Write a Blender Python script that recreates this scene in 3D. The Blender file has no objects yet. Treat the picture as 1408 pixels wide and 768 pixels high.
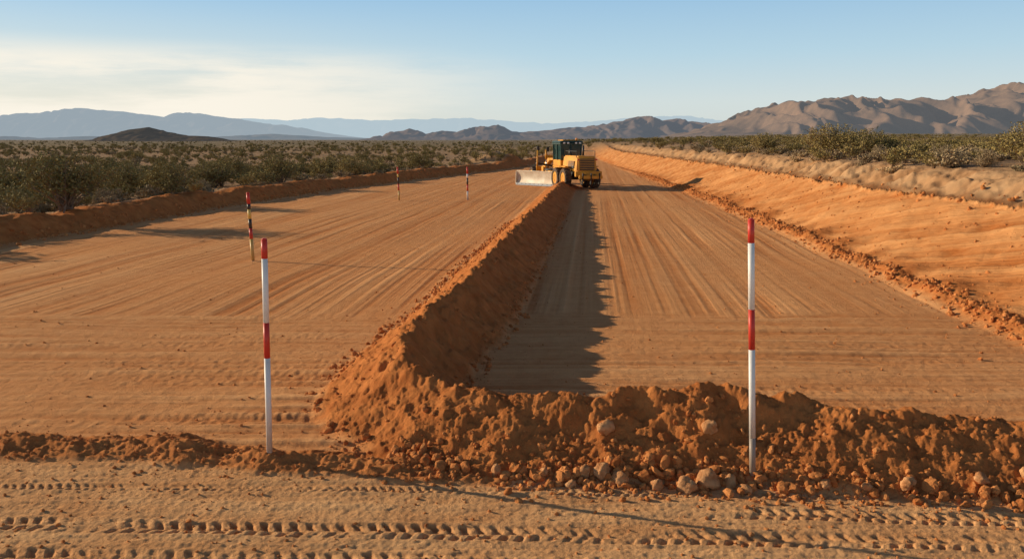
import bpy, bmesh, math, random
import numpy as np
from mathutils import Vector, Matrix
random.seed(7); rng=np.random.default_rng(7)
sc=bpy.context.scene
sc.view_settings.view_transform='Standard'
sc.view_settings.look='None'
sc.view_settings.exposure=0
SUN_EL=math.radians(16.0)
SUN_V=Vector((-1.0,0.34,0)).normalized()      # horizontal direction towards the sun

# ------------------------------------------------------------------ noise
class PN:
    def __init__(s,seed):
        r=np.random.default_rng(seed)
        s.p=np.concatenate([r.permutation(512)]*2)
        a=r.random(512)*2*np.pi
        s.gx=np.cos(a); s.gy=np.sin(a)
    def __call__(s,x,y):
        xi=np.floor(x).astype(np.int64); yi=np.floor(y).astype(np.int64)
        xf=x-xi; yf=y-yi
        u=xf*xf*xf*(xf*(xf*6-15)+10); v=yf*yf*yf*(yf*(yf*6-15)+10)
        X=xi&511; Y=yi&511; X1=(X+1)&511; Y1=(Y+1)&511
        def g(a,b,dx,dy):
            h=s.p[s.p[a]+b]; return s.gx[h]*dx+s.gy[h]*dy
        n00=g(X,Y,xf,yf); n10=g(X1,Y,xf-1,yf); n01=g(X,Y1,xf,yf-1); n11=g(X1,Y1,xf-1,yf-1)
        return ((n00*(1-u)+n10*u)*(1-v)+(n01*(1-u)+n11*u)*v)*1.5
N=[PN(i+10) for i in range(12)]
def fbm(n,x,y,o=4,g=.5):
    r=0;a=1
    for i in range(o):
        r=r+a*N[(n+i)%12](x,y); x=x*2.03+3.7; y=y*2.03+1.3; a*=g
    return r
def sst(a,b,x):
    t=np.clip((x-a)/(b-a),0,1); return t*t*(3-2*t)

# ------------------------------------------------------------------ terrain
EL_Y=[-50,10,24.4,38.4,51,70,89,110,150,300]; EL_X=[-18,-16.6,-15.8,-14.1,-11.8,-6.6,-.6,4.0,9.5,24]
TR_Y=[-50,13,27,51,90,120,150,300];           TR_X=[5,8.65,9.75,11.2,12.4,13.6,15.2,26]
RN_Y=[10,20,27,51,150]; RN_X=[4.0,3.5,2.7,2.8,3.0]
WIND=[(3.7,56,.36),(3.3,53,.52),(.37,25.5,.74),(-.84,14.25,.77),(-1.30,11.2,.77),(-1.42,10.0,.73),(-1.30,9.2,.68),(-.83,8.6,.58),(-.03,8.25,.52),(1.0,8.2,.55),(1.9,8.16,.66),(3.0,7.98,.58),(3.7,7.75,.50),(5.1,7.6,.45),(8,7.35,.42),(12,7.2,.45)]
RIDGE=[(-14,8.6,.10),(-9,8.3,.11),(-5.5,8.05,.12),(-4.2,7.95,.08),(-3.6,7.95,.14),(-2.9,7.75,.07),(-2.45,7.62,.15),(-1.9,7.65,.08),(-1.2,7.5,.11),(-.4,7.4,.06),(.2,7.3,.0)]
def pdist(x,y,P):
    best=np.full(x.shape,1e9); sd=np.zeros(x.shape); hv=np.zeros(x.shape)
    for (a,b,c),(d,e,f) in zip(P[:-1],P[1:]):
        dx=d-a; dy=e-b; L2=dx*dx+dy*dy
        t=np.clip(((x-a)*dx+(y-b)*dy)/L2,0,1)
        qx=x-(a+t*dx); qy=y-(b+t*dy); D=np.sqrt(qx*qx+qy*qy)
        m=D<best
        best=np.where(m,D,best); sd=np.where(m,np.sign(dx*qy-dy*qx),sd); hv=np.where(m,c+t*(f-c),hv)
    return best,sd,hv
def tread(x,y,c,k,hw,per,x0=-99,x1=99,sk=.9,amp=1.):
    yc=c+k*x+.03*N[3](x*.35,x*0+c*3)
    xx=x+.03*N[6](x*2.1,x*0+c)
    v=(y-yc)/hw+.14*N[8](x*6,y*6); inside=np.clip((1.05-np.abs(v))*5,0,1)
    ph=(xx/per+np.abs(v)*sk*.5+ (v>0)*.5)
    lug=np.clip(np.sin(ph*2*np.pi)*2.0+.4+.8*N[10](x*9,y*9),-1,1)
    strength=amp*np.clip(.66+1.2*N[4](x*.9+c*7,y*2)+.6*N[1](x*4,y*5),.05,1.1)*sst(x0,x0+.6,x)*(1-sst(x1-.6,x1,x))
    midrib=np.clip((np.abs(v)-.10)*8,0,1)
    h=inside*(-.012+.013*lug*midrib)+.008*np.exp(-((np.abs(v)-1.2)/.22)**2)
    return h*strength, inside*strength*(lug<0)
def terrain(x,y,full=True):
    x=np.asarray(x,float); y=np.asarray(y,float); Z=np.zeros(x.shape)
    elx=np.interp(y,EL_Y,EL_X)+.25*N[0](y*.35,y*0+.5)+.08*N[1](y*1.7,x*.5)
    trx=np.interp(y,TR_Y,TR_X)
    run=np.interp(y,RN_Y,RN_X)
    e=elx-x
    s=x-trx+.10*N[2](y*.5,x*0)+.04*N[3](y*2.2,x*1.1)
    near=1-sst(130,190,y)
    und=.35*N[4](x*.02,y*.02)+.10*fbm(5,x*.22,y*.22,3)+.03*N[8](x*1.3,y*1.3)
    side=sst(-3,10,x-np.interp(y,[0,150,300,3000],[6,8,20,150]))
    nat=.38+1.95*side+und*np.clip(.35+y/200,0,1)
    baj=np.clip(y-120,0,6000)*.0075*sst(.02,.42,x/np.maximum(y,30))
    nat=nat+baj+ .9*sst(200,1500,y)*N[6](x*.004,y*.004)
    lb=np.interp(e,[0,.85,1.25,2.0,3.4],[0,.60,.62,.45,.0])*(1+.25*N[7](y*.5,x*.3)+.1*N[2](y*2,x*2))
    wl=sst(.6,3.4,e)
    hl=lb*1.0+wl*nat+(e>0)*(e<3)*.04*fbm(1,x*2.5,y*2.5,3)
    u=np.clip(s/run,0,1)
    lip=.20*N[9](y*.55,x*0+4)+.13*N[1](y*2.2,x*.0)+.05*N[2](y*7,x*0)
    s2=s-run+lip
    hr=1.52*u**.96+np.interp(s2,[-.1,.0,.10,.45,.62,.95,1.4,2.3,3.4],[0,.08,-.16,-.14,.05,.14,.42,.70,.80])*(s>0)
    gul=N[5](y*.9,x*.25)+.6*N[3](y*2.3,x*.5)
    erode=np.exp(-((s2-1.3)/.85)**2)
    hr=hr+erode*(.16*fbm(3,x*1.3,y*1.0,3)+.16*gul)+.03*fbm(6,x*3,y*3,3)*np.clip(s2*3,0,1)
    wr=sst(2.2,6,s2)
    hr=np.where(s>0,hr,0)*(1-wr)+wr*nat
    diag=s*1.3+y*.75
    cutm=np.clip(s*4,0,1)*np.clip(-s2*4,0,1)
    g1=N[5](diag*1.6,(s-y*.4)*.08); g2=N[6](diag*4,(s-y*.4)*.10)
    hr=hr+cutm*(.034*g1+.018*g2*(1-sst(25,50,y))+.045*fbm(8,x*.8,y*.8,5,.55))
    toe=np.exp(-((s+.14)/.26)**2)*(.13+.06*N[8](y*1.5,x)+.05*N[10](y*5,x*5)+.025*N[0](y*13,x*13))*(1-sst(70,120,y))
    spill=np.exp(-((s-.15)/.45)**2)*np.clip(.12+.35*N[3](y*.8,x*.4),0,1)*.6
    Z=np.where(e>0,hl,0)+np.where(s>-1.5,hr+toe+spill*(s>-.6)*(1-sst(60,90,y)),0)
    road=(e<=0.0)*(s<=0.0)
    # tracks on graded surface: straight passes, band-limited with distance
    cc=x-.10*y+.02*N[7](x*.05,y*.02)
    z0=cc*0
    f3=1-sst(28,60,y); f4=1-sst(12,24,y)
    L1=N[0](cc*1.1,z0+3.3); L2=N[1](cc*2.9,y*.008+.4); L3=N[2](cc*7,y*.025+.6); L4=N[9](cc*15,y*.06+.3)
    lon=.40*L1+.80*L2+.65*L3*f3+.40*L4*f4
    rut=np.zeros(x.shape)
    for rc in (-12.6,-10.2,-8.3,-6.0,-4.4,-3.2,1.5,3.3,4.9,6.4,7.3):
        rut=rut+np.exp(-((cc-rc)/.12)**2)*(.6+.6*N[3](cc*.5,y*.08+rc))
    lon=lon-.9*np.clip(rut,0,1.3)
    yy=y+.06*N[5](x*.18,y*.3)+.012*x
    K1=N[6](x*.05,yy*1.7); K2=N[7](x*.09,yy*4.6); K3=N[8](x*.22,yy*9.5); K4=N[4](x*2.2,yy*7)
    K5=N[0](x*12,yy*9)*np.clip(N[1](x*.12,yy*2.4)*2.5,0,1)
    crs=.5*K1+.85*K2+.65*K3+.28*K4+.40*K5
    bd=14.5+.35*N[2](x*.4,y*0)+.30*N[3](x*2,y*0)
    wc=1-sst(-.4,.4,y-bd)
    foreY=np.interp(x,[p[0] for p in RIDGE],[p[1] for p in RIDGE])
    fore=1-sst(-.1,.1,y-(foreY-.05)-.05*N[1](x*3,y*0))
    surf=lon*(1-wc)+crs*wc
    patch=np.clip(.85+.9*N[3](x*.25+5,y*.14),.40,1.25)
    surf=surf*patch
    fr_=.35*fbm(4,x*7,y*7,3)
    Z=Z+road*(1-fore)*(.015*lon*(1-wc)*patch+.025*crs*wc*patch+.014*fr_*(1-sst(12,20,y)))*(1-sst(60,120,y))
    Z=Z+road*(1-fore)*.035*N[11](x*.3,y*.3)
    trd=np.zeros(x.shape)
    if (y<9).any():
        F=.012*fbm(2,x*1.1,y*2.6,4)+.005*N[3](x*22,y*26)+.005*N[0](x*11,y*14)+.010*N[5](x*.25,y*6)+.007*N[2](x*.4,y*17)
        for a in ((6.93,-.030,.06,.085,-99,99,.9,.7),(6.13,-.045,.12,.13,-99,99,.9,1.15),(6.60,-.05,.10,.12,1.2,99,.9,.8),(5.66,-.03,.13,.14,-99,99,.9,.8),(5.2,-.02,.17,.155,-99,99,.9,.9)):
            th,tm=tread(x,y,*a); F=F+th; trd=np.maximum(trd,tm)
        Z=Z+F*fore
    # windrow + ridge
    m=(y<60)&(y>4)&(x>-16)&(x<14)
    wm=np.zeros(x.shape); rm=np.zeros(x.shape)
    xm=x[m]; ym=y[m]
    if xm.size:
        jx=xm+.07*N[1](xm*1.6,ym*1.6)+.025*N[2](xm*5,ym*5); jy=ym+.07*N[3](xm*1.6+9,ym*1.6)+.025*N[4](xm*5+9,ym*5)
        d,sd_,hc=pdist(jx,jy,WIND)
        hc=hc*(1+.12*N[5](xm*1.3,ym*1.3)+.09*N[6](xm*3.6,ym*3.6)+.05*N[0](xm*9,ym*9))
        w=np.where(sd_<0,1.08,np.where(ym>12,.98,.88))
        p=np.clip(1-d/w,0,1)
        p1=np.where(p>.95,.95+(p-.95)*.5,p)
        hw=hc*p1**1.20
        bmask=np.clip(p*5,0,1)
        rough=.038*fbm(7,xm*2.4,ym*2.4,3,.55)+.022*np.clip(N[8](xm*9,ym*9),-.1,1)+.018*np.clip(N[11](xm*19,ym*19),-.15,1)+.010*N[9](xm*34,ym*34)
        hw=hw+bmask*rough*np.clip(hc*2,0,1)*np.where(ym>30,.7,1)
        wm[m]=np.clip(p*6,0,1)
        d2,s2_,h2=pdist(jx,jy,RIDGE)
        h2=h2*(1+.5*N[7](xm*1.6,ym)+.3*N[8](xm*6,ym*6))
        p2=np.clip(1-d2/.34,0,1); r2=h2*p2**.9+np.clip(p2*3,0,1)*(.02*N[9](xm*9,ym*9)+.012*N[10](xm*22,ym*22))
        rm[m]=np.clip(p2*4,0,1)*(h2>.02)
        Z[m]=Z[m]*(1-.8*bmask)+np.maximum(np.maximum(hw,0),np.maximum(r2,0))
    md=np.sqrt(((x+2.2)/5.0)**2+((y-98)/4.0)**2)
    mm=np.clip(1-md,0,1); Z=Z+1.25*sst(0,1,mm)*(1+.3*N[3](x*.6,y*.6))
    Z=Z*near+nat*(1-near)
    if not full: return Z
    natm=np.clip(sst(1.3,2.3,e+.4*N[2](x*.8,y*.8))+sst(1.6,2.8,s2+.5*N[2](x*.8,y*.8))+(1-near),0,1)
    bank=sst(-.02,.25,s2)*(1-sst(1.9,3.0,s2))
    berm=np.clip(wm+rm*.9+np.clip(toe*12,0,1)*(s<.15)+np.clip(spill*8,0,1)*(s>0)+(e>0)*(e<1.9)*near+(mm>0),0,1)
    lip_shade=np.exp(-((s2-.48)/.24)**2)*np.clip(.8+.8*N[7](y*.7,x),0,1)
    cut=np.clip(s*3,0,1)*(1-sst(-.02,.2,s2))*near
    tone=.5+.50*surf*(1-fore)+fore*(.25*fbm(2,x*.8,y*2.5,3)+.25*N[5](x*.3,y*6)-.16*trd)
    tone=np.where(cut>.3,.45+.45*g1+.38*g2+.3*N[7](diag*.6,s)+.3*fbm(8,x*.8,y*.8,4),tone)
    tone=np.where(bank>.3,.5+.6*gul-.3*lip_shade,tone)
    roadm=road*(1-fore)*(1-wm)*patch
    return Z,natm,berm,bank,cut,np.clip(tone,0,1),fore,lip_shade,wc,roadm
def H(x,y): return float(terrain(np.array([x]),np.array([y]),False)[0])

ys=[-1.5]
while ys[-1]<26000:
    Y=ys[-1]
    if Y<4.6: d=.12
    else: d=.0120*(max(Y,5.5)/6)**1.58
    if Y>100: d=Y*.017 if Y<600 else Y*.05
    ys.append(Y+d)
ys=np.array(ys)
sdn=np.linspace(-.70,.70,1160)
so=.70+np.cumsum(np.geomspace(.003,.16,36))
ss=np.concatenate([-so[::-1],sdn,so])
R,C=len(ys),len(ss)
YY=np.repeat(ys[:,None],C,1); XX=ss[None,:]*(YY+2.0)
Z,natm,berm,bank,cut,tone,fore,lip_shade,wcm,roadm=terrain(XX.ravel(),YY.ravel())
def grid_mesh(name,X,Y,Z,R,C):
    me=bpy.data.meshes.new(name); n=R*C
    co=np.empty((n,3),np.float32); co[:,0]=X.ravel(); co[:,1]=Y.ravel(); co[:,2]=Z.ravel()
    me.vertices.add(n); me.vertices.foreach_set('co',co.ravel())
    i=np.arange(R-1)[:,None]*C+np.arange(C-1)[None,:]
    q=np.stack([i,i+1,i+C+1,i+C],-1).reshape(-1,4).astype(np.int32)
    me.loops.add(q.size); me.loops.foreach_set('vertex_index',q.ravel())
    me.polygons.add(len(q)); me.polygons.foreach_set('loop_start',np.arange(0,q.size,4,dtype=np.int32))
    me.polygons.foreach_set('use_smooth',np.ones(len(q),bool))
    me.update(calc_edges=True)
    o=bpy.data.objects.new(name,me); sc.collection.objects.link(o); return o
ground=grid_mesh('ground_terrain',XX,YY,Z,R,C)
def fattr(me,name,arr):
    a=me.attributes.new(name,'FLOAT','POINT'); a.data.foreach_set('value',np.asarray(arr,np.float32).ravel())
for nme,a in (('natm',natm),('berm',berm),('bank',bank),('cut',cut),('tone',tone),('fore',fore),('lip_shade',lip_shade),('wcm',wcm),('roadm',roadm)): fattr(ground.data,nme,a)
print('grid',R,C)

# ------------------------------------------------------------------ materials
class NT:
    def __init__(s,name):
        s.m=bpy.data.materials.new(name); s.m.use_nodes=True; s.t=s.m.node_tree; s.t.nodes.clear()
        s.out=s.n('ShaderNodeOutputMaterial')
    def n(s,t,**k):
        x=s.t.nodes.new(t)
        for a,b in k.items(): setattr(x,a,b)
        return x
    def l(s,a,b): s.t.links.new(a,b)
    def set(s,sock,v):
        if isinstance(v,bpy.types.NodeSocket): s.l(v,sock)
        else:
            if isinstance(v,tuple) and len(v)==3 and sock.type=='RGBA': v=(*v,1)
            sock.default_value=v
    def mix(s,f,a,b,bt='MIX'):
        x=s.n('ShaderNodeMix',data_type='RGBA',blend_type=bt)
        s.set(x.inputs[0],f); s.set(x.inputs[6],a); s.set(x.inputs[7],b); return x.outputs[2]
    def math(s,op,a,b=0.0,clamp=False):
        x=s.n('ShaderNodeMath',operation=op,use_clamp=clamp); s.set(x.inputs[0],a); s.set(x.inputs[1],b); return x.outputs[0]
    def attr(s,n): return s.n('ShaderNodeAttribute',attribute_name=n).outputs['Fac']
    def pos(s): return s.n('ShaderNodeNewGeometry').outputs['Position']
    def noise(s,v,scale,det=4,rough=.55):
        x=s.n('ShaderNodeTexNoise'); s.l(v,x.inputs['Vector']); x.inputs['Scale'].default_value=scale
        x.inputs['Detail'].default_value=det; x.inputs['Roughness'].default_value=rough; return x.outputs['Fac']
    def ramp(s,f,a,b):
        x=s.n('ShaderNodeMapRange'); s.l(f,x.inputs[0]); x.inputs[1].default_value=a; x.inputs[2].default_value=b; return x.outputs[0]
    def bsdf(s,col,rough=.9,metal=0,spec=.2,normal=None):
        b=s.n('ShaderNodeBsdfPrincipled'); s.set(b.inputs['Base Color'],col); s.set(b.inputs['Roughness'],rough)
        b.inputs['Metallic'].default_value=metal; b.inputs['Specular IOR Level'].default_value=spec
        if normal is not None: s.l(normal,b.inputs['Normal'])
        return b.outputs[0]
    def bump(s,h,dist,st=1.0):
        b=s.n('ShaderNodeBump'); b.inputs['Strength'].default_value=st; b.inputs['Distance'].default_value=dist; s.l(h,b.inputs['Height']); return b.outputs[0]
    def done(s,sh): s.l(sh,s.out.inputs['Surface']); return s.m

g=NT('dirt_ground'); P=g.pos()
sx=g.n('ShaderNodeSeparateXYZ'); g.l(P,sx.inputs[0]); PX,PY=sx.outputs['X'],sx.outputs['Y']
n1=g.ramp(g.noise(P,.35,2),.3,.7); n2=g.ramp(g.noise(P,3.0,3),.3,.7); n3=g.ramp(g.noise(P,34,2,.7),.25,.75)
def vec(a,b):
    c=g.n('ShaderNodeCombineXYZ'); g.l(a,c.inputs[0]); g.l(b,c.inputs[1]); return c.outputs[0]
M_=lambda a,k: g.math('MULTIPLY',a,k)
lonv=vec(M_(g.math('SUBTRACT',PX,M_(PY,.10)),8.0),M_(PY,.10))
lonn=g.ramp(g.noise(lonv,1.0,2,.65),.25,.75)
crsv=vec(M_(PX,.45),M_(g.math('ADD',PY,M_(PX,.012)),12.0))
crsn=g.ramp(g.noise(crsv,1.0,2,.65),.25,.75)
cutv=vec(M_(g.math('ADD',M_(PX,1.3),M_(PY,.68)),4.5),M_(g.math('SUBTRACT',PX,M_(PY,.45)),.4))
cutn=g.ramp(g.noise(cutv,1.0,3,.65),.25,.75)
def fmix(f,a,b):
    x=g.n('ShaderNodeMix',data_type='FLOAT'); g.set(x.inputs[0],f); g.set(x.inputs[2],a); g.set(x.inputs[3],b); return x.outputs[0]
stripe=fmix(g.attr('wcm'),lonn,crsn)
tone_=g.attr('tone')
tb=g.math('ADD',M_(tone_,.75),M_(n2,.25),True)
t2=g.math('ADD',tb,M_(g.math('MULTIPLY',g.math('SUBTRACT',stripe,.5),g.attr('roadm')),.32),True)
road=g.mix(t2,(.60,.215,.070),(.98,.54,.245))
road=g.mix(M_(n1,.45),road,g.mix(t2,(.72,.27,.085),(.94,.44,.165)))
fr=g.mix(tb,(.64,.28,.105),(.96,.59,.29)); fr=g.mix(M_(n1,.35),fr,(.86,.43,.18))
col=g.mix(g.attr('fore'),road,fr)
cutt=g.math('ADD',tb,M_(g.math('SUBTRACT',cutn,.5),.45),True)
cutc=g.mix(cutt,(.54,.185,.052),(.90,.45,.18)); col=g.mix(g.attr('cut'),col,cutc)
bm_=g.mix(n2,(.42,.125,.034),(.66,.24,.072)); bm_=g.mix(M_(n3,.30),bm_,(.76,.35,.125))
col=g.mix(g.attr('berm'),col,bm_)
bk=g.mix(tb,(.42,.20,.085),(.72,.46,.25)); col=g.mix(g.attr('bank'),col,bk)
col=g.mix(M_(g.attr('lip_shade'),.95),col,(.15,.055,.022))  # undercut shade of the bench lip, painted in as a dark band
nc=g.mix(n2,(.34,.20,.11),(.58,.38,.22)); nc=g.mix(n1,nc,(.47,.30,.17))
far_haze=g.ramp(PY,250,2500)
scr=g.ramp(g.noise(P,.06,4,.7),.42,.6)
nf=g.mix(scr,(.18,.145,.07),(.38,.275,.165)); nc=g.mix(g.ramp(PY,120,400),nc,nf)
nc=g.mix(M_(far_haze,.6),nc,(.39,.34,.30))  # distance haze painted into the base colour of the far plain
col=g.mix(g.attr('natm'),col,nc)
col=g.mix(M_(n3,.34),col,g.mix(1.0,col,(.60,.50,.42),'MULTIPLY'))
hs_=g.math('ADD',M_(g.math('MULTIPLY',stripe,g.attr('roadm')),.55),M_(g.math('MULTIPLY',cutn,g.attr('cut')),1.6))
hb=g.math('ADD',g.noise(P,45,4,.75),hs_)
gb=g.bsdf(col,.95,0,.03,g.bump(hb,.020,.9))
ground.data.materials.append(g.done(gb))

def simple(name,c1,c2,scale=5,rough=.6,metal=0,spec=.4,bump=0.0):
    s=NT(name); tc=s.n('ShaderNodeTexCoord').outputs['Object']
    f=s.ramp(s.noise(tc,scale,5),.35,.65); nm=s.bump(s.noise(tc,scale*6,4),bump) if bump else None
    return s.done(s.bsdf(s.mix(f,c1,c2),rough,metal,spec,nm))
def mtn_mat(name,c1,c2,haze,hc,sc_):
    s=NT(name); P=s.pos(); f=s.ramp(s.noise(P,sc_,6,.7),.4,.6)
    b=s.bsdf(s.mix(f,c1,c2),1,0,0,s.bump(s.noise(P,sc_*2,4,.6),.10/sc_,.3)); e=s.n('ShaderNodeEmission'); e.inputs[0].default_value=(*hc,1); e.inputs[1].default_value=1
    mx=s.n('ShaderNodeMixShader'); mx.inputs[0].default_value=haze; s.l(b,mx.inputs[1]); s.l(e.outputs[0],mx.inputs[2])  # airlight painted on: flat glowing haze tint mixed over the slopes
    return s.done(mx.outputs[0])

# ------------------------------------------------------------------ mountains
F=1100.
def mountains(name,pts,D,depth,mat,seed,nx=500,nd=90,spur=5.0,rough=.5,base=-6,crest=.06):
    px=np.array([p[0] for p in pts],float); vv=np.array([p[1] for p in pts],float)
    xs=(px-704)/F*D; hs=np.maximum((192-vv)/F*D,0)
    X1=np.linspace(xs[0],xs[-1],nx); t=np.linspace(-1,1,nd)
    X=np.repeat(X1[None,:],nd,0); T=np.repeat(t[:,None],nx,1)
    Y=D+T*depth
    S=spur/depth
    wx=X+depth*.12*N[seed%12](X*S*.6,Y*S*.6)
    def rd(a): return 1-2*np.sqrt(a*a+.006)
    ridged=rd(N[(seed+1)%12](wx*S,Y*S*.45)); r2=rd(N[(seed+2)%12](wx*S*2.3,Y*S*1.2)); r3=rd(N[(seed+4)%12](wx*S*5,Y*S*3.4))
    prof=np.clip(1-np.sqrt(T*T+.003),0,1)**1.15
    tex=(.66*ridged+.27*r2+.07*r3)
    shp=prof+rough*tex*prof*(1-prof)*2.0 + crest*rough*tex*prof
    Kc=np.interp(X+depth*.25*N[(seed+3)%12](X*S*.5,T*1.5)*(1-prof),xs,hs)
    Z=base+(Kc-base*prof)*shp
    o=grid_mesh(name,X,Y,Z,nd,nx); o.data.materials.append(mat); return o
A=[(900,192),(950,181),(985,174),(1010,163),(1040,153),(1075,142),(1100,143),(1125,141),(1150,136),(1175,142),(1190,147),(1215,142),(1245,138),(1262,146),(1290,148),(1310,141),(1335,132),(1365,131),(1385,121),(1408,118),(1470,113),(1560,125),(1700,140),(1850,150),(2100,190)]
B=[(500,192),(530,188),(548,181),(565,176),(588,184),(610,180),(635,182),(655,176),(680,171),(700,180),(740,181),(780,176),(820,173),(850,167),(880,161),(905,168),(930,165),(960,170),(1000,172),(1050,172),(1100,178),(1200,188),(1260,192)]
Cc=[(-700,185),(-500,160),(-300,170),(-100,158),(0,162),(40,158),(80,157),(120,151),(165,154),(200,158),(235,163),(270,157),(310,160),(350,168),(400,173),(440,181),(480,187),(510,192)]
Dd=[(100,185),(300,172),(340,163),(400,166),(450,162),(520,166),(580,164),(650,163),(700,167),(760,170),(830,166),(880,161),(940,160),(1000,168),(1100,172),(1300,165),(1500,175)]
G=[(-500,191),(-200,184),(-60,188),(20,187),(60,190),(130,187),(260,190),(380,184),(450,188),(560,191)]
Eh=[(100,192),(150,190),(170,184),(195,175),(213,173),(240,180),(262,184),(292,185),(312,189),(335,191),(370,192)]
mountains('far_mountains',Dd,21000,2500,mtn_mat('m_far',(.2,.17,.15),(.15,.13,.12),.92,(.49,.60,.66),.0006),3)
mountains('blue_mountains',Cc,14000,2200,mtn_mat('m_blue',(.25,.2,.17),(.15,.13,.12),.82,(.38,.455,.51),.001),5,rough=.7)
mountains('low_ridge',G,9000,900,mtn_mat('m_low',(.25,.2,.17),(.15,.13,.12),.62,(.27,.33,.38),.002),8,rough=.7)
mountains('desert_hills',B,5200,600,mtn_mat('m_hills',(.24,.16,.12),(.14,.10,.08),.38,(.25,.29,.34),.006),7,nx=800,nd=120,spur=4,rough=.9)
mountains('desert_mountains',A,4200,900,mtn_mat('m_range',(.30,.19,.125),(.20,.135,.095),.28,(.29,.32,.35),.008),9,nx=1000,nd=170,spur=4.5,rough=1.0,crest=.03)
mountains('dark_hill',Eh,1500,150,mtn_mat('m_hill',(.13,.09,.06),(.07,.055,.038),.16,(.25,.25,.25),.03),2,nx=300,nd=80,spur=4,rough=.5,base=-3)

# ------------------------------------------------------------------ shrubs
def leafmat(name,c1,c2):
    s=NT(name); oi=s.n('ShaderNodeObjectInfo'); P=s.pos()
    f=s.math('ADD',s.math('MULTIPLY',oi.outputs['Random'],.6),s.math('MULTIPLY',s.ramp(s.noise(P,6,2),.3,.7),.4),True)
    return s.done(s.bsdf(s.mix(f,c1,c2),.85,0,.08))
mt_green=leafmat('creosote_leaf',(.22,.18,.065),(.40,.30,.12))
mt_sage=leafmat('bursage_leaf',(.30,.23,.13),(.48,.36,.22))
mt_dry=leafmat('dry_brush',(.48,.33,.16),(.62,.46,.26))
mt_stem=simple('stem_bark',(.17,.12,.08),(.26,.19,.13),8,.9)
def bush_mesh(name,h,w,nst,nleaf,ls,lm,seed,elong=1.6,low=.25,dome=0):
    r=random.Random(seed); V=[];Fc=[];M=[]
    def tube(pts,r0):
        k=len(V)
        for i,p in enumerate(pts):
            rr=r0*(1-.8*i/(len(pts)-1))
            for j in range(3):
                a=j*2.094; V.append((p[0]+rr*math.cos(a),p[1]+rr*math.sin(a),p[2]))
        for i in range(len(pts)-1):
            for j in range(3):
                a=k+i*3+j; b=k+i*3+(j+1)%3; Fc.append((a,b,b+3,a+3)); M.append(0)
    anchors=[]
    for i in range(nst):
        az=r.random()*6.283; tilt=r.uniform(.05,1.0)**.8; L=h*r.uniform(.6,1.05)
        p=Vector((r.gauss(0,.04*w),r.gauss(0,.04*w),-.05)); pts=[p.copy()]
        ex=w*.5*tilt
        for k in range(1,6):
            f=k/5
            zf=L*(f**.9)*(1-.35*tilt*tilt if dome==0 else math.sqrt(max(0,1-.85*tilt*tilt)))
            pts.append(Vector((math.cos(az)*ex*f+r.gauss(0,.02*w),math.sin(az)*ex*f+r.gauss(0,.02*w),zf)))
        tube(pts,.009*h+.004)
        for k in range(3):
            b=pts[r.randint(2,4)]; e=b+Vector((r.gauss(0,.12*w),r.gauss(0,.12*w),r.uniform(.05,.3)*h)); mid=(b+e)/2+Vector((r.gauss(0,.02),r.gauss(0,.02),0))
            tube([b,mid,e],.005*h+.002); anchors+= [(b,e)]*2
        for k in range(4):
            if (k+1)/5>low: anchors.append((pts[k+1],pts[min(k+2,5)]))
    for i in range(nleaf):
        a,b=r.choice(anchors); p=a.lerp(b,r.random()**.7)+Vector((r.gauss(0,.026*w),r.gauss(0,.026*w),r.gauss(0,.026*h)))
        if p.z<.01: p.z=.02+r.random()*.05
        d=Vector((r.gauss(0,1),r.gauss(0,1),r.gauss(.5,1))).normalized(); q=d.cross(Vector((r.gauss(0,1),r.gauss(0,1),r.gauss(0,1)))).normalized()
        s_=ls*r.uniform(.6,1.4); k=len(V)
        for u in (-d*s_*elong*.5,q*s_*.5,d*s_*elong*.5,-q*s_*.5): V.append(tuple(p+u))
        Fc.append((k,k+1,k+2,k+3)); M.append(1)
    me=bpy.data.meshes.new(name); me.from_pydata([tuple(v) for v in V],[],Fc); me.polygons.foreach_set('material_index',M)
    me.materials.append(mt_stem); me.materials.append(lm); me.update(); return me
def lib(name,meshes):
    c=bpy.data.collections.new(name)
    for i,m in enumerate(meshes):
        o=bpy.data.objects.new('%s_part_%02d'%(name,i),m); c.objects.link(o)
    return c
shrub_lib=lib('shrub_library',[
 bush_mesh('s0',1.0,1.3,20,750,.05,mt_green,1), bush_mesh('s1',1.0,1.1,16,520,.055,mt_green,2),
 bush_mesh('s2',.50,1.0,24,800,.042,mt_sage,3,low=0,dome=1), bush_mesh('s3',.40,.9,22,650,.045,mt_sage,4,low=0,dome=1),
 bush_mesh('s4',.40,.8,30,400,.03,mt_dry,5,elong=4,low=0), bush_mesh('s5',.85,1.5,20,800,.05,mt_green,6)])
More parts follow.
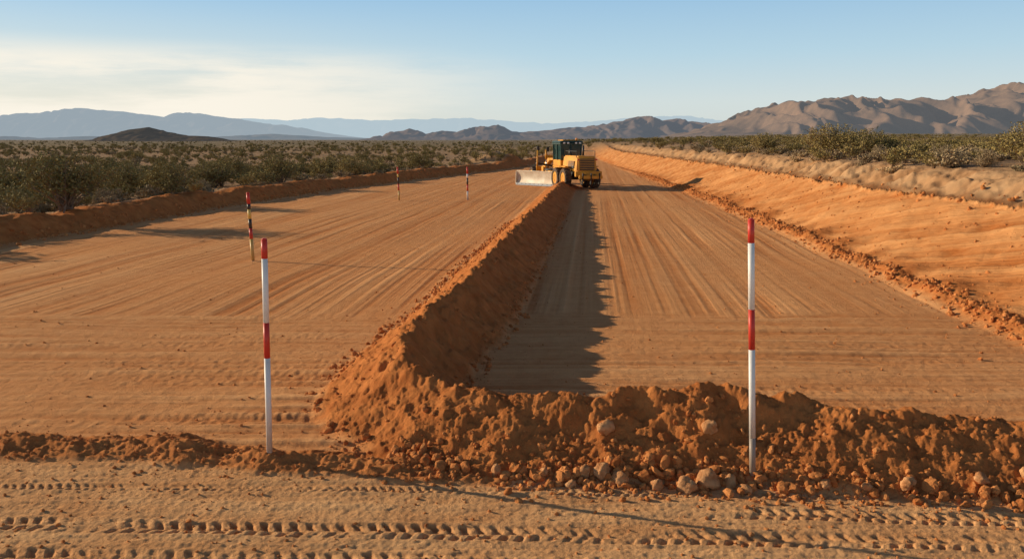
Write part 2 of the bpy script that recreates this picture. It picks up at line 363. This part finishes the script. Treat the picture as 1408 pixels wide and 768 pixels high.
def scatter(name,collection,P,scale,idx,rot):
    me=bpy.data.meshes.new(name); me.vertices.add(len(P)); me.vertices.foreach_set('co',np.asarray(P,np.float32).ravel())
    a=me.attributes.new('scl','FLOAT_VECTOR','POINT'); a.data.foreach_set('vector',np.asarray(scale,np.float32).ravel())
    a=me.attributes.new('rot','FLOAT_VECTOR','POINT'); a.data.foreach_set('vector',np.asarray(rot,np.float32).ravel())
    a=me.attributes.new('idx','INT','POINT'); a.data.foreach_set('value',np.asarray(idx,np.int32))
    o=bpy.data.objects.new(name,me); sc.collection.objects.link(o)
    ng=bpy.data.node_groups.new(name+'_gn','GeometryNodeTree')
    ng.interface.new_socket('Geometry',in_out='INPUT',socket_type='NodeSocketGeometry'); ng.interface.new_socket('Geometry',in_out='OUTPUT',socket_type='NodeSocketGeometry')
    gi=ng.nodes.new('NodeGroupInput'); go=ng.nodes.new('NodeGroupOutput'); ip=ng.nodes.new('GeometryNodeInstanceOnPoints'); ci=ng.nodes.new('GeometryNodeCollectionInfo')
    ci.inputs['Collection'].default_value=collection; ci.inputs['Separate Children'].default_value=True; ci.inputs['Reset Children'].default_value=True
    def at(n,t):
        x=ng.nodes.new('GeometryNodeInputNamedAttribute'); x.data_type=t; x.inputs['Name'].default_value=n; return [q for q in x.outputs if q.enabled][0]
    L=ng.links.new
    L(gi.outputs[0],ip.inputs['Points']); L(ci.outputs[0],ip.inputs['Instance']); ip.inputs['Pick Instance'].default_value=True
    L(at('idx','INT'),ip.inputs['Instance Index']); L(at('rot','FLOAT_VECTOR'),ip.inputs['Rotation']); L(at('scl','FLOAT_VECTOR'),ip.inputs['Scale']); L(ip.outputs[0],go.inputs[0])
    md=o.modifiers.new('scatter','NODES'); md.node_group=ng; return o
bx=[];by=[];bs=[]
for (n,y0,y1,k) in ((4400,18,80,1.0),(5600,80,300,1.1),(4200,300,2200,1.6)):
    yy=y0+(y1-y0)*rng.random(n)**(1.0 if y0<100 else 1.5); xx=(rng.random(n)*2-1)*.95*(yy+4)
    bx.append(xx);by.append(yy);bs.append(np.full(n,k))
bx=np.concatenate(bx);by=np.concatenate(by);bs=np.concatenate(bs)
el=np.interp(by,EL_Y,EL_X);tr=np.interp(by,TR_Y,TR_X)+np.interp(by,RN_Y,RN_X)
ok=((bx<el-1.7)|(bx>tr+1.6)|(by>165))
dens=N[2](bx*.06,by*.06)+rng.random(len(bx))*1.2
ok&=dens>.15
ok&=~((bx>0)&(by<90)&(rng.random(len(bx))<.25))
bx,by,bs=bx[ok],by[ok],bs[ok]; bz=terrain(bx,by,False)-.02
n=len(bx); idx=rng.choice(6,n,p=[.20,.15,.22,.20,.09,.14])
ir=rng.choice(6,n,p=[.10,.10,.28,.24,.18,.10]); idx=np.where((bx>0)&(by<90),ir,idx)
szz=(.55+.75*rng.random(n)**1.6)*bs
scatter('desert_shrubs',shrub_lib,np.stack([bx,by,bz],1),np.stack([szz*(1+.2*rng.random(n)),szz*(1+.2*rng.random(n)),szz],1),idx,np.stack([0*bx,0*bx,rng.random(n)*6.28],1))
big=[bush_mesh('creosote_a',1,1.5,46,5000,.026,mt_green,21,low=.3),bush_mesh('creosote_b',1,1.35,40,4000,.028,mt_green,22,low=.3)]
sg=bush_mesh('bursage_a',1,1.9,60,4500,.035,mt_sage,23,low=0,dome=1)
for i,(x,y,h,wf,k) in enumerate([(-16.6,29.8,2.2,1.15,0),(-16.6,38.6,1.7,1.35,0),(-14.9,52,1.9,1.15,1),(-21,44,1.8,1.2,0),(-18.6,27.2,.8,1.0,2),(-17.6,34.5,.8,1,2),(-17.0,44,.8,1,2),(-12.2,62,1.6,1.3,0),(-25,40,1.9,1.2,1),(-18.6,50,1.7,1.3,0),(-26,52,2.0,1.2,0),(-15,66,1.8,1.3,1),(-21.5,62,1.9,1.3,0),(-8.5,74,1.5,1.3,1),
  (16.2,41,1.75,1.3,0),(17.4,39.5,1.4,1.2,1),(16.4,25.5,1.5,1.25,0),(18.2,28.5,1.4,1.2,1),(16.3,30.5,.7,1,2),(15.9,35,.7,1,2),(19.5,46,1.5,1.2,0),(17.4,56,1.4,1.3,0),(14.9,21.9,.5,1,2),(15.6,26.6,.6,1,2)]):
    o=bpy.data.objects.new('bursage_shrub' if k==2 else 'creosote_bush',sg if k==2 else big[k]); sc.collection.objects.link(o)
    o.location=(x,y,H(x,y)-.03); o.scale=(h*wf,h*wf*.95,h) if k!=2 else (h*.8,h*.8,h); o.rotation_euler=(0,0,i*1.7)

# ------------------------------------------------------------------ clods
def clod(name,seed,sub=2,mat=None):
    bm=bmesh.new(); bmesh.ops.create_icosphere(bm,subdivisions=sub,radius=.5); r=random.Random(seed)
    from mathutils import noise
    ax=Vector((r.uniform(.8,1.15),r.uniform(.75,1.1),r.uniform(.6,.85)))
    for v in bm.verts:
        c=v.co.copy(); k=1+.38*noise.noise(c*2.3+Vector((seed*3.1,0,0)))+.20*noise.noise(c*6+Vector((0,seed,0)))+.10*noise.noise(c*13+Vector((0,seed,4)))
        v.co=Vector((c.x*ax.x,c.y*ax.y,c.z*ax.z))*k
    for f in bm.faces: f.smooth=(sub>2)
    me=bpy.data.meshes.new(name); bm.to_mesh(me); bm.free(); me.materials.append(mat); return me
s=NT('clod_dirt'); P=s.pos(); oi=s.n('ShaderNodeObjectInfo')
c=s.mix(oi.outputs['Random'],(.40,.125,.035),(.68,.28,.095)); c=s.mix(s.math('MULTIPLY',s.ramp(s.noise(P,20,3),.35,.7),.6),c,(.62,.25,.08))
mt_clod=s.done(s.bsdf(c,.95,0,.1,s.bump(s.noise(P,60,4,.7),.012)))
s=NT('rock_surface'); P=s.pos()
c=s.mix(s.ramp(s.noise(P,12,5),.35,.65),(.50,.21,.08),(.76,.40,.18))
mt_rock=s.done(s.bsdf(c,.9,0,.2,s.bump(s.noise(P,45,6,.7),.02)))
clod_lib=lib('clod_library',[clod('c%d'%i,i+1,2,mt_clod) for i in range(6)])
px_,py_,sz=[],[],[]
def along(Pth,n,off,sig,smin,smax,pw=3.0,t0=0,t1=1):
    pts=np.array([(p[0],p[1]) for p in Pth]); seg=np.diff(pts,axis=0); L=np.hypot(seg[:,0],seg[:,1]); cum=np.concatenate([[0],np.cumsum(L)])
    t=(t0+(t1-t0)*rng.random(n))*cum[-1]; i=np.clip(np.searchsorted(cum,t)-1,0,len(L)-1); f=(t-cum[i])/L[i]
    p=pts[i]+seg[i]*f[:,None]; nn=np.stack([seg[i][:,1],-seg[i][:,0]],1)/L[i][:,None]
    o=off+sig*rng.normal(size=n); p=p+nn*o[:,None]; px_.extend(p[:,0]);py_.extend(p[:,1]);sz.extend(smin+(smax-smin)*rng.random(n)**pw)
FR=[p for p in WIND if p[1]<8.7 and p[0]<9]
along(FR,900,1.0,.08,.012,.11,3.8); along(FR,400,.88,.12,.012,.08,3.6); along(FR,800,1.18,.15,.010,.055,3.5); along(FR,260,.5,.25,.012,.07,4.5); along(FR,200,0,.14,.012,.07,4.5)
FR2=[p for p in FR if -.9<p[0]<3.2]; along(FR2,170,1.02,.09,.04,.13,1.8); along(FR2,55,.8,.15,.03,.09,1.8); along(FR2,60,1.25,.12,.02,.07,2)
LW=[p for p in WIND if p[1]>8.2 and p[0]<5]
along(LW[::-1],1400,-1.04,.11,.015,.10,3.6,0,.5); along(LW[::-1],300,-.6,.25,.015,.06,4,0,.4); along(LW[::-1],500,.0,.12,.015,.09,3.6,0,.9); along(LW[::-1],1000,.88,.10,.015,.08,3.5,0,.6)
along(RIDGE,800,0,.16,.010,.05,3.8); along(RIDGE,550,.28,.17,.008,.045,3.5)
TO=[(np.interp(y,TR_Y,TR_X)-.2,y) for y in np.linspace(10,75,30)]
along(TO,4400,0,.18,.02,.12,3.6); along(TO,800,-.5,.3,.015,.07,3.5)
LE=[(np.interp(y,EL_Y,EL_X),y) for y in np.linspace(20,85,30)]
along(LE,1600,0,.3,.03,.13,3.5)
n0=2200; px_.extend(rng.random(n0)*12-6); py_.extend(5.3+rng.random(n0)*2.3); sz.extend(.005+.030*rng.random(n0)**5)
n0=2200; yq=8.3+20*rng.random(n0)**1.5; px_.extend((rng.random(n0)*1.3-.65)*yq); py_.extend(yq); sz.extend(.008+.03*rng.random(n0)**5)
yl=14+60*rng.random(900)**1.3; px_.extend(np.interp(yl,TR_Y,TR_X)+np.interp(yl,RN_Y,RN_X)+.3*rng.normal(size=900)+.3); py_.extend(yl); sz.extend(.02+.12*rng.random(900)**3)
yl=12+40*rng.random(1300)**1.3; px_.extend(np.interp(yl,TR_Y,TR_X)+np.interp(yl,RN_Y,RN_X)*rng.random(1300)**1.7); py_.extend(yl); sz.extend(.015+.06*rng.random(1300)**4.5)
px_=np.array(px_);py_=np.array(py_);sz=np.array(sz); pz=terrain(px_,py_,False)+sz*.12
n=len(px_); scatter('dirt_clods',clod_lib,np.stack([px_,py_,pz],1),np.repeat(sz[:,None],3,1)*(1+.3*rng.random((n,3))),rng.integers(0,6,n),rng.random((n,3))*6.28)
for i,(x,y,d) in enumerate([(1.62,6.98,.20),(1.84,7.08,.25),(1.02,7.12,.15),(.86,7.2,.15),(.70,7.22,.12),(1.35,7.03,.12),(2.05,7.08,.13),(2.15,6.93,.10),(3.62,6.9,.15),(4.3,6.9,.12),(3.25,6.88,.10),(-.15,7.28,.12),(.95,7.72,.17),(1.98,7.65,.15),(.3,7.25,.1),(2.9,6.95,.09),(4.75,6.95,.13),(.55,7.05,.09)]):
    o=bpy.data.objects.new('rock',clod('rock_m%d'%i,i+31,3,mt_rock)); sc.collection.objects.link(o); o.location=(x,y,H(x,y)+d*.22); o.scale=(d*1.15,d*1.1,d*1.1); o.rotation_euler=(i*.7,i*.4,i*1.3)

# ------------------------------------------------------------------ poles
def paint(name,c,dirt=True):
    s=NT(name); P=s.pos(); f=s.ramp(s.noise(P,25,5,.7),.5,.85); sx=s.n('ShaderNodeSeparateXYZ'); s.l(P,sx.inputs[0])
    lowf=s.ramp(sx.outputs['Z'],.75,.15)
    k=s.math('ADD',s.math('MULTIPLY',f,.25),s.math('MULTIPLY',lowf,.45),True)
    return s.done(s.bsdf(s.mix(k,c,(.40,.25,.14)),.45,0,.4))
WH=paint('pole_white',(.80,.79,.76)); RD=paint('pole_red',(.62,.045,.03)); YL=paint('pole_yellow',(.75,.5,.12)); BK=paint('pole_dark',(.05,.04,.035)); GY=paint('pole_steel',(.32,.30,.28))
def pole(base,top,rad,bands):
    b=Vector(base); t=Vector(top); e=bpy.data.objects.new('survey_pole',None); sc.collection.objects.link(e); e.location=b
    d=t-b; L=d.length; q=d.to_track_quat('Z','Y'); e.rotation_euler=q.to_euler()
    def cyl(nm,z0,z1,r0,r1,m):
        bm=bmesh.new(); bmesh.ops.create_cone(bm,cap_ends=True,segments=20,radius1=r0,radius2=r1,depth=z1-z0)
        for f in bm.faces: f.smooth=len(f.verts)==4
        me=bpy.data.meshes.new(nm); bm.to_mesh(me); bm.free(); me.materials.append(m); o=bpy.data.objects.new(nm,me); sc.collection.objects.link(o); o.parent=e; o.location=(0,0,(z0+z1)/2)
    z=L
    cyl('cap',L,L+rad*.5,rad*.95,rad*.6,bands[0][1])
    for i,(f,m) in enumerate(bands):
        z1=z-f*L; cyl('band_%d'%(i+1),z1,z,rad,rad,m); z=z1
    cyl('spike',-.25,.0,.004,rad*.8,GY)
pole((-2.43,7.60,H(-2.43,7.60)-.03),(-2.37,7.60,2.26),.029,[(.085,RD),(.29,WH),(.165,RD),(.46,WH)])
pole((2.29,7.18,H(2.29,7.18)-.02),(2.15,7.18,2.49),.029,[(.085,RD),(.25,WH),(.155,RD),(.35,WH),(.16,GY)])
pole((-6.97,21.3,0),(-7.04,21.4,1.80),.045,[(.16,RD),(.08,BK),(.14,YL),(.14,BK),(.16,RD),(.32,YL)])
pole((-6.05,43,0),(-6.1,43,1.75),.045,[(.2,RD),(.1,YL),(.2,BK),(.2,RD),(.3,YL)])
pole((-2.38,43,0),(-2.38,43,1.75),.045,[(.2,RD),(.12,WH),(.2,BK),(.2,RD),(.28,WH)])

# ------------------------------------------------------------------ grader
GR=bpy.data.objects.new('motor_grader',None); sc.collection.objects.link(GR)
GR.location=(4.3,54.4,0); GR.rotation_euler=(0,0,math.radians(17)); GR.scale=(.96,.96,.96)
yel=simple('grader_yellow',(.80,.38,.03),(.60,.26,.03),1.5,.5,0,.4); tire=simple('tyre_rubber',(.05,.04,.03),(.16,.10,.06),3,.9)
blk=simple('grader_black',(.03,.03,.03),(.05,.045,.04),3,.5); glass=simple('cab_glass',(.02,.05,.05),(.03,.07,.07),1,.08,0,.9)
crm=simple('blade_steel',(.80,.72,.58),(.58,.46,.33),1.8,.5,.05,.4); stl=simple('rod_steel',(.5,.5,.5),(.6,.6,.6),3,.25,.9); teal=simple('cab_teal',(.02,.055,.05),(.03,.07,.06),2,.4); lampm=simple('lamp_lens',(.8,.8,.75),(.85,.8,.7),3,.2); orange=simple('beacon_orange',(.8,.25,.02),(.85,.3,.03),3,.3)
def add(nm,me,m,loc=(0,0,0),rot=(0,0,0)):
    if m: me.materials.append(m)
    o=bpy.data.objects.new(nm,me); sc.collection.objects.link(o); o.parent=GR; o.location=loc; o.rotation_euler=rot; return o
def box(nm,s,loc,m,rot=(0,0,0),bv=.03,tx=1,ty=1):
    bm=bmesh.new(); bmesh.ops.create_cube(bm,size=1)
    for v in bm.verts:
        k=(tx,ty) if v.co.z>0 else (1,1); v.co=Vector((v.co.x*s[0]*k[0],v.co.y*s[1]*k[1],v.co.z*s[2]))
    if bv: bmesh.ops.bevel(bm,geom=bm.edges[:],offset=min(bv,min(s)*.3),segments=2,affect='EDGES')
    me=bpy.data.meshes.new(nm); bm.to_mesh(me); bm.free(); return add(nm,me,m,loc,rot)
def cylb(nm,a,b,r,m,seg=16):
    a=Vector(a);b=Vector(b); bm=bmesh.new(); bmesh.ops.create_cone(bm,cap_ends=True,segments=seg,radius1=r,radius2=r,depth=(b-a).length)
    for f in bm.faces: f.smooth=len(f.verts)==4
    me=bpy.data.meshes.new(nm); bm.to_mesh(me); bm.free(); return add(nm,me,m,(a+b)/2,(b-a).to_track_quat('Z','Y').to_euler())
def wheel(nm,x,y,r,w,lean=0):
    prof=[(.30,.0),(.34,.42),(.60,.42),(.62,.5),(.90,.5),(.97,.42),(1.0,.25),(1.0,-.25),(.97,-.42),(.90,-.5),(.62,-.5),(.60,-.42),(.34,-.42),(.30,.0)]
    V=[];Fc=[];M=[];S=36
    for i in range(S):
        a=i*6.28318/S
        for j,(pr,pw) in enumerate(prof):
            rr=r*pr*(1.0 if pr<.93 else (1.0 if i%2 else .94)); V.append((pw*w,rr*math.cos(a),rr*math.sin(a)))
    k=len(prof)
    for i in range(S):
        for j in range(k-1):
            Fc.append((i*k+j,i*k+j+1,((i+1)%S)*k+j+1,((i+1)%S)*k+j)); M.append(1 if (prof[j][0]<.61 and prof[j+1][0]<.61) else 0)
    me=bpy.data.meshes.new(nm); me.from_pydata(V,[],Fc); me.materials.append(tire); me.materials.append(yel); me.polygons.foreach_set('material_index',M)
    o=add(nm,me,None,(x,y,r-.03),(0,lean,0)); cylb(nm+'_hub',(x-.16,y,r-.03),(x+.16,y,r-.03),r*.32,yel)
for i,(x,y) in enumerate([(-1.08,-.8),(-1.08,.8),(1.08,-.8),(1.08,.8)]): wheel('rear_wheel_%d'%(i+1),x,y,.72,.44)
for i,x in enumerate((-1.08,1.08)): wheel('front_wheel_%d'%(i+1),x,6.3,.66,.38,math.radians(6))
for i,x in enumerate((-.78,.78)): box('tandem_case_%d'%(i+1),(.18,2.0,.42),(x,0,.70),yel)
box('rear_axle',(1.6,.3,.3),(0,0,.72),blk)
box('rear_frame',(1.0,4.0,.30),(0,-.1,1.02),blk)
box('engine_hood',(1.50,2.9,1.05),(0,-.65,1.72),yel,bv=.08,tx=.86,ty=.93)
box('rear_grille',(1.05,.06,.75),(0,-2.09,1.68),blk,(math.radians(-4),0,0),.01)
for i in range(6): box('grille_bar_%d'%(i+1),(1.08,.03,.035),(0,-2.14,1.40+i*.115),yel,(0,0,0),.005)
for i,x in enumerate((-.745,.745)):
    box('side_vent_%d'%(i+1),(.05,1.1,.5),(x*.985,-1.0,1.65),blk,(0,(-.14 if x>0 else .14),0),.01)
    for j in range(5): box('vent_louver_%d_%d'%(i+1,j+1),(.03,1.1,.03),(x*1.015,-1.0,1.47+j*.095),yel,(0,0,0),.004)
    box('fender_%d'%(i+1),(.50,2.5,.06),(x*1.35,.1,1.50),yel,(0,0,0),.02)
    box('tail_light_%d'%(i+1),(.16,.05,.10),(x*.86,-2.10,2.0),RD,(0,0,0),.01)
    box('fuel_tank_%d'%(i+1),(.30,.8,.45),(x*1.0,1.55,1.15),yel)
    box('handrail_post_%d'%(i+1),(.04,.04,.45),(x*.9,-1.8,2.35),blk,(0,0,0),.008)
    box('handrail_%d'%(i+1),(.04,2.1,.04),(x*.9,-.8,2.56),blk,(0,0,0),.008)
box('rear_bumper',(1.9,.25,.35),(0,-2.3,1.05),yel)
box('ripper_beam',(1.7,.18,.22),(0,-2.75,.85),yel)
for i,x in enumerate((-.6,0,.6)): box('ripper_shank_%d'%(i+1),(.07,.14,.75),(x,-2.8,.75),blk,(math.radians(8),0,0),.01)
for i,x in enumerate((-.35,.35)): box('ripper_link_%d'%(i+1),(.08,.55,.12),(x,-2.5,.95),blk,(0,0,0),.01)
cylb('exhaust_pipe',(.42,-.3,2.2),(.42,-.3,2.95),.07,blk); cylb('air_intake',(-.35,.2,2.2),(-.35,.2,2.65),.11,blk)
box('cab_base',(1.55,1.55,.75),(0,1.7,1.55),yel,tx=1.03)
box('cab_glazing',(1.46,1.46,1.12),(0,1.7,2.46),glass,bv=.02,tx=1.06,ty=1.0)
for i,(x,y) in enumerate([(-.75,.96),(.75,.96),(-.77,2.44),(.77,2.44),(-.76,1.7),(.76,1.7)]):
    box('cab_pillar_%d'%(i+1),(.09,.09,1.16),(x*1.02,y,2.47),teal,(0,(.035 if x>0 else -.035),0),.01)
box('cab_rear_mullion',(.07,.06,1.1),(0,.955,2.47),teal,(0,0,0),.01); box('cab_sill',(1.62,.07,.10),(0,.94,1.95),teal,(0,0,0),.01)
box('cab_header',(1.7,1.62,.10),(0,1.7,3.05),teal,(0,0,0),.01)
box('cab_roof',(1.82,1.85,.16),(0,1.7,3.18),teal,bv=.06,tx=.9,ty=.9)
box('cab_roof_cap',(1.1,1.1,.07),(0,1.7,3.29),yel,bv=.02)
cylb('beacon',(.5,1.2,3.25),(.5,1.2,3.45),.07,orange)
for i,x in enumerate((-.6,-.3,.3,.6)): box('work_light_%d'%(i+1),(.16,.08,.11),(x,.78,3.10),lampm,(0,0,0),.01)
for i,x in enumerate((-1,1)):
    box('mirror_arm_%d'%(i+1),(.35,.03,.03),(x*1.0,2.5,2.8),blk,(0,0,0),.005); box('mirror_%d'%(i+1),(.2,.04,.34),(x*1.2,2.5,2.65),blk,(0,0,0),.01)
    box('step_%d'%(i+1),(.3,.5,.04),(x*.95,2.6,.75),blk,(0,0,0),.01); box('ladder_rail_%d'%(i+1),(.04,.04,.8),(x*1.0,2.35,1.05),blk,(0,0,0),.005)
def beam(nm,a,b,w,h,m):
    a=Vector(a);b=Vector(b);d=b-a; return box(nm,(w,d.length+.1,h),(a+b)/2,m,(math.atan2(d.z,math.hypot(d.x,d.y)),0,0),.03)
beam('main_frame',(0,2.3,1.5),(0,3.6,2.0),.36,.42,yel); beam('goose_neck',(0,3.6,2.0),(0,5.0,2.0),.34,.38,yel); beam('front_frame',(0,5.0,2.0),(0,6.5,1.25),.34,.38,yel)
box('front_axle',(1.9,.28,.28),(0,6.3,.75),yel); box('front_bolster',(.5,.5,.6),(0,6.45,1.0),yel); box('front_weight',(1.0,.3,.6),(0,7.1,1.0),yel)
beam('drawbar',(0,6.3,.95),(0,3.7,.95),.22,.2,yel)
bm=bmesh.new(); bmesh.ops.create_cone(bm,cap_ends=True,segments=40,radius1=.8,radius2=.8,depth=.12); me=bpy.data.meshes.new('circle'); bm.to_mesh(me); bm.free(); add('blade_circle',me,blk,(-.2,3.6,1.15))
for i,x in enumerate((-.95,.75)):
    cylb('lift_cylinder_%d'%(i+1),(x,3.6,1.9),(x,3.6,2.6),.075,yel if i==0 else blk); cylb('lift_rod_%d'%(i+1),(x*.95,3.5,1.0),(x,3.6,1.95),.04,stl)
    box('lift_arm_%d'%(i+1),(abs(x),.22,.2),(x/2,3.6,2.1),yel)
cylb('blade_side_cylinder',(-1.80,3.2,.9),(-1.70,3.3,2.6),.06,yel); box('side_lamp',(.2,.14,.3),(-1.68,3.28,2.72),blk,(0,0,0),.02); box('side_arm',(1.7,.14,.14),(-.95,3.5,1.5),blk,(0,.15,.1),.02)
# moldboard: tall plate, gently dished towards the windrow side, with cutting edge, top flange, end bits
prof=[]
for i in range(13):
    z=.08+.95*i/12; prof.append((.12-.14*((z-.50)/.5)**2,z))
V=[];Fc=[];Lb=3.8
for sx_ in (-1,1):
    for (yy_,zz) in prof: V.append((sx_*Lb/2,yy_,zz))
    for (yy_,zz) in prof: V.append((sx_*Lb/2,yy_+.04,zz))
k=len(prof)
for i in range(k-1):
    Fc.append((i,i+1,2*k+i+1,2*k+i)); Fc.append((k+i+1,k+i,3*k+i,3*k+i+1)); Fc.append((i+1,i,k+i,k+i+1)); Fc.append((2*k+i,2*k+i+1,3*k+i+1,3*k+i))
Fc+= [(0,2*k,3*k,k),(k-1,2*k-1,4*k-1,3*k-1)]
me=bpy.data.meshes.new('moldboard'); me.from_pydata(V,[],Fc); bm=bmesh.new(); bm.from_mesh(me); bmesh.ops.recalc_face_normals(bm,faces=bm.faces[:]); bm.to_mesh(me); bm.free()
bl=add('moldboard',me,crm,(-2.0,3.1,0),(math.radians(-4),0,math.radians(-62)))
def bpart(nm,s_,l_,m,r=(0,0,0)):
    o=box(nm,s_,(0,0,0),m,r,.01); o.parent=bl; o.location=l_
bpart('cutting_edge',(3.76,.05,.17),(0,-.04,.09),stl)
bpart('blade_top_flange',(3.8,.12,.05),(0,.02,1.06),crm)
for i,x in enumerate((-1.92,1.92)): bpart('blade_end_%d'%(i+1),(.05,.26,.98),(x,.06,.55),crm)
for i in range(9): bpart('edge_bolt_%d'%(i+1),(.05,.03,.05),(-1.7+i*.425,-.075,.12),blk)
for i,x in enumerate((-1.2,0,1.2)): bpart('blade_back_rib_%d'%(i+1),(.08,.12,.8),(x,.24,.52),blk)

# ------------------------------------------------------------------ world, sun, camera
w=bpy.data.worlds.new('World'); sc.world=w; w.use_nodes=True; t=w.node_tree; t.nodes.clear()
L=t.links.new
def wn(tp): return t.nodes.new(tp)
out=wn('ShaderNodeOutputWorld'); bg=wn('ShaderNodeBackground'); sky=wn('ShaderNodeTexSky')
sky.sky_type='NISHITA'; sky.sun_disc=False; sky.sun_elevation=SUN_EL
sky.sun_rotation=math.atan2(SUN_V.x,SUN_V.y)
sky.air_density=1.0; sky.dust_density=.5; sky.ozone_density=1.0
K=.12; bg.inputs[1].default_value=K
tc=wn('ShaderNodeTexCoord'); sp=wn('ShaderNodeSeparateXYZ'); L(tc.outputs['Generated'],sp.inputs[0])
cr=wn('ShaderNodeValToRGB'); L(sp.outputs['Z'],cr.inputs[0]); e=cr.color_ramp.elements
stops=[(0,(.66,.72,.71)),(.045,(.66,.75,.77)),(.10,(.48,.68,.81)),(.19,(.28,.52,.78)),(.40,(.08,.12,.21)),(1,(.035,.047,.08))]
e[0].position=0; e[0].color=(*stops[0][1],1); e[1].position=1; e[1].color=(*stops[-1][1],1)
for p,c in stops[1:-1]: q=e.new(p); q.color=(*c,1)
sc1=wn('ShaderNodeVectorMath'); sc1.operation='SCALE'; sc1.inputs['Scale'].default_value=1/K; L(cr.outputs[0],sc1.inputs[0])
gm=wn('ShaderNodeMix'); gm.data_type='RGBA'; gm.inputs[0].default_value=.86; L(sky.outputs[0],gm.inputs[6]); L(sc1.outputs[0],gm.inputs[7])
mp=wn('ShaderNodeMapping'); mp.inputs['Scale'].default_value=(2.0,2.0,17); mp.inputs['Rotation'].default_value=(0,math.radians(-4),0); L(tc.outputs['Generated'],mp.inputs[0])
nz=wn('ShaderNodeTexNoise'); nz.inputs['Scale'].default_value=1.3; nz.inputs['Detail'].default_value=8; nz.inputs['Roughness'].default_value=.6; L(mp.outputs[0],nz.inputs['Vector'])
def mr(src,a,b):
    r=wn('ShaderNodeMapRange'); r.interpolation_type='SMOOTHSTEP'; r.inputs[1].default_value=a; r.inputs[2].default_value=b; L(src,r.inputs[0]); return r.outputs[0]
def mul(a,b):
    m=wn('ShaderNodeMath'); m.operation='MULTIPLY'; L(a,m.inputs[0])
    if isinstance(b,float): m.inputs[1].default_value=b
    else: L(b,m.inputs[1])
    return m.outputs[0]
leftm=mr(sp.outputs['X'],.10,-.40)
gl=mul(mul(mr(sp.outputs['Z'],.17,.0),leftm),.66)
mx2=wn('ShaderNodeMix'); mx2.data_type='RGBA'; L(gl,mx2.inputs[0]); L(gm.outputs[2],mx2.inputs[6]); mx2.inputs[7].default_value=(.86/K,.79/K,.64/K,1)
cl=mul(mul(mr(nz.outputs['Fac'],.36,.58),mr(sp.outputs['Z'],.115,.075)),leftm)
mx=wn('ShaderNodeMix'); mx.data_type='RGBA'; L(cl,mx.inputs[0]); L(mx2.outputs[2],mx.inputs[6]); mx.inputs[7].default_value=(.97/K,.91/K,.79/K,1)
L(mx.outputs[2],bg.inputs[0]); L(bg.outputs[0],out.inputs[0])
sl=bpy.data.lights.new('sun','SUN'); sl.energy=5; sl.angle=math.radians(.5); sl.color=(1,.82,.57)
so_=bpy.data.objects.new('sun',sl); sc.collection.objects.link(so_)
dv=Vector((SUN_V.x*math.cos(SUN_EL),SUN_V.y*math.cos(SUN_EL),math.sin(SUN_EL))); so_.rotation_euler=dv.to_track_quat('Z','Y').to_euler(); so_.location=dv*60
cam=bpy.data.cameras.new('camera'); co=bpy.data.objects.new('camera',cam); sc.collection.objects.link(co); sc.camera=co
cam.lens=28.125; cam.sensor_width=36; cam.clip_start=.1; cam.clip_end=60000
co.location=(0,0,3.2); co.rotation_euler=(math.radians(90-9.9),0,0)
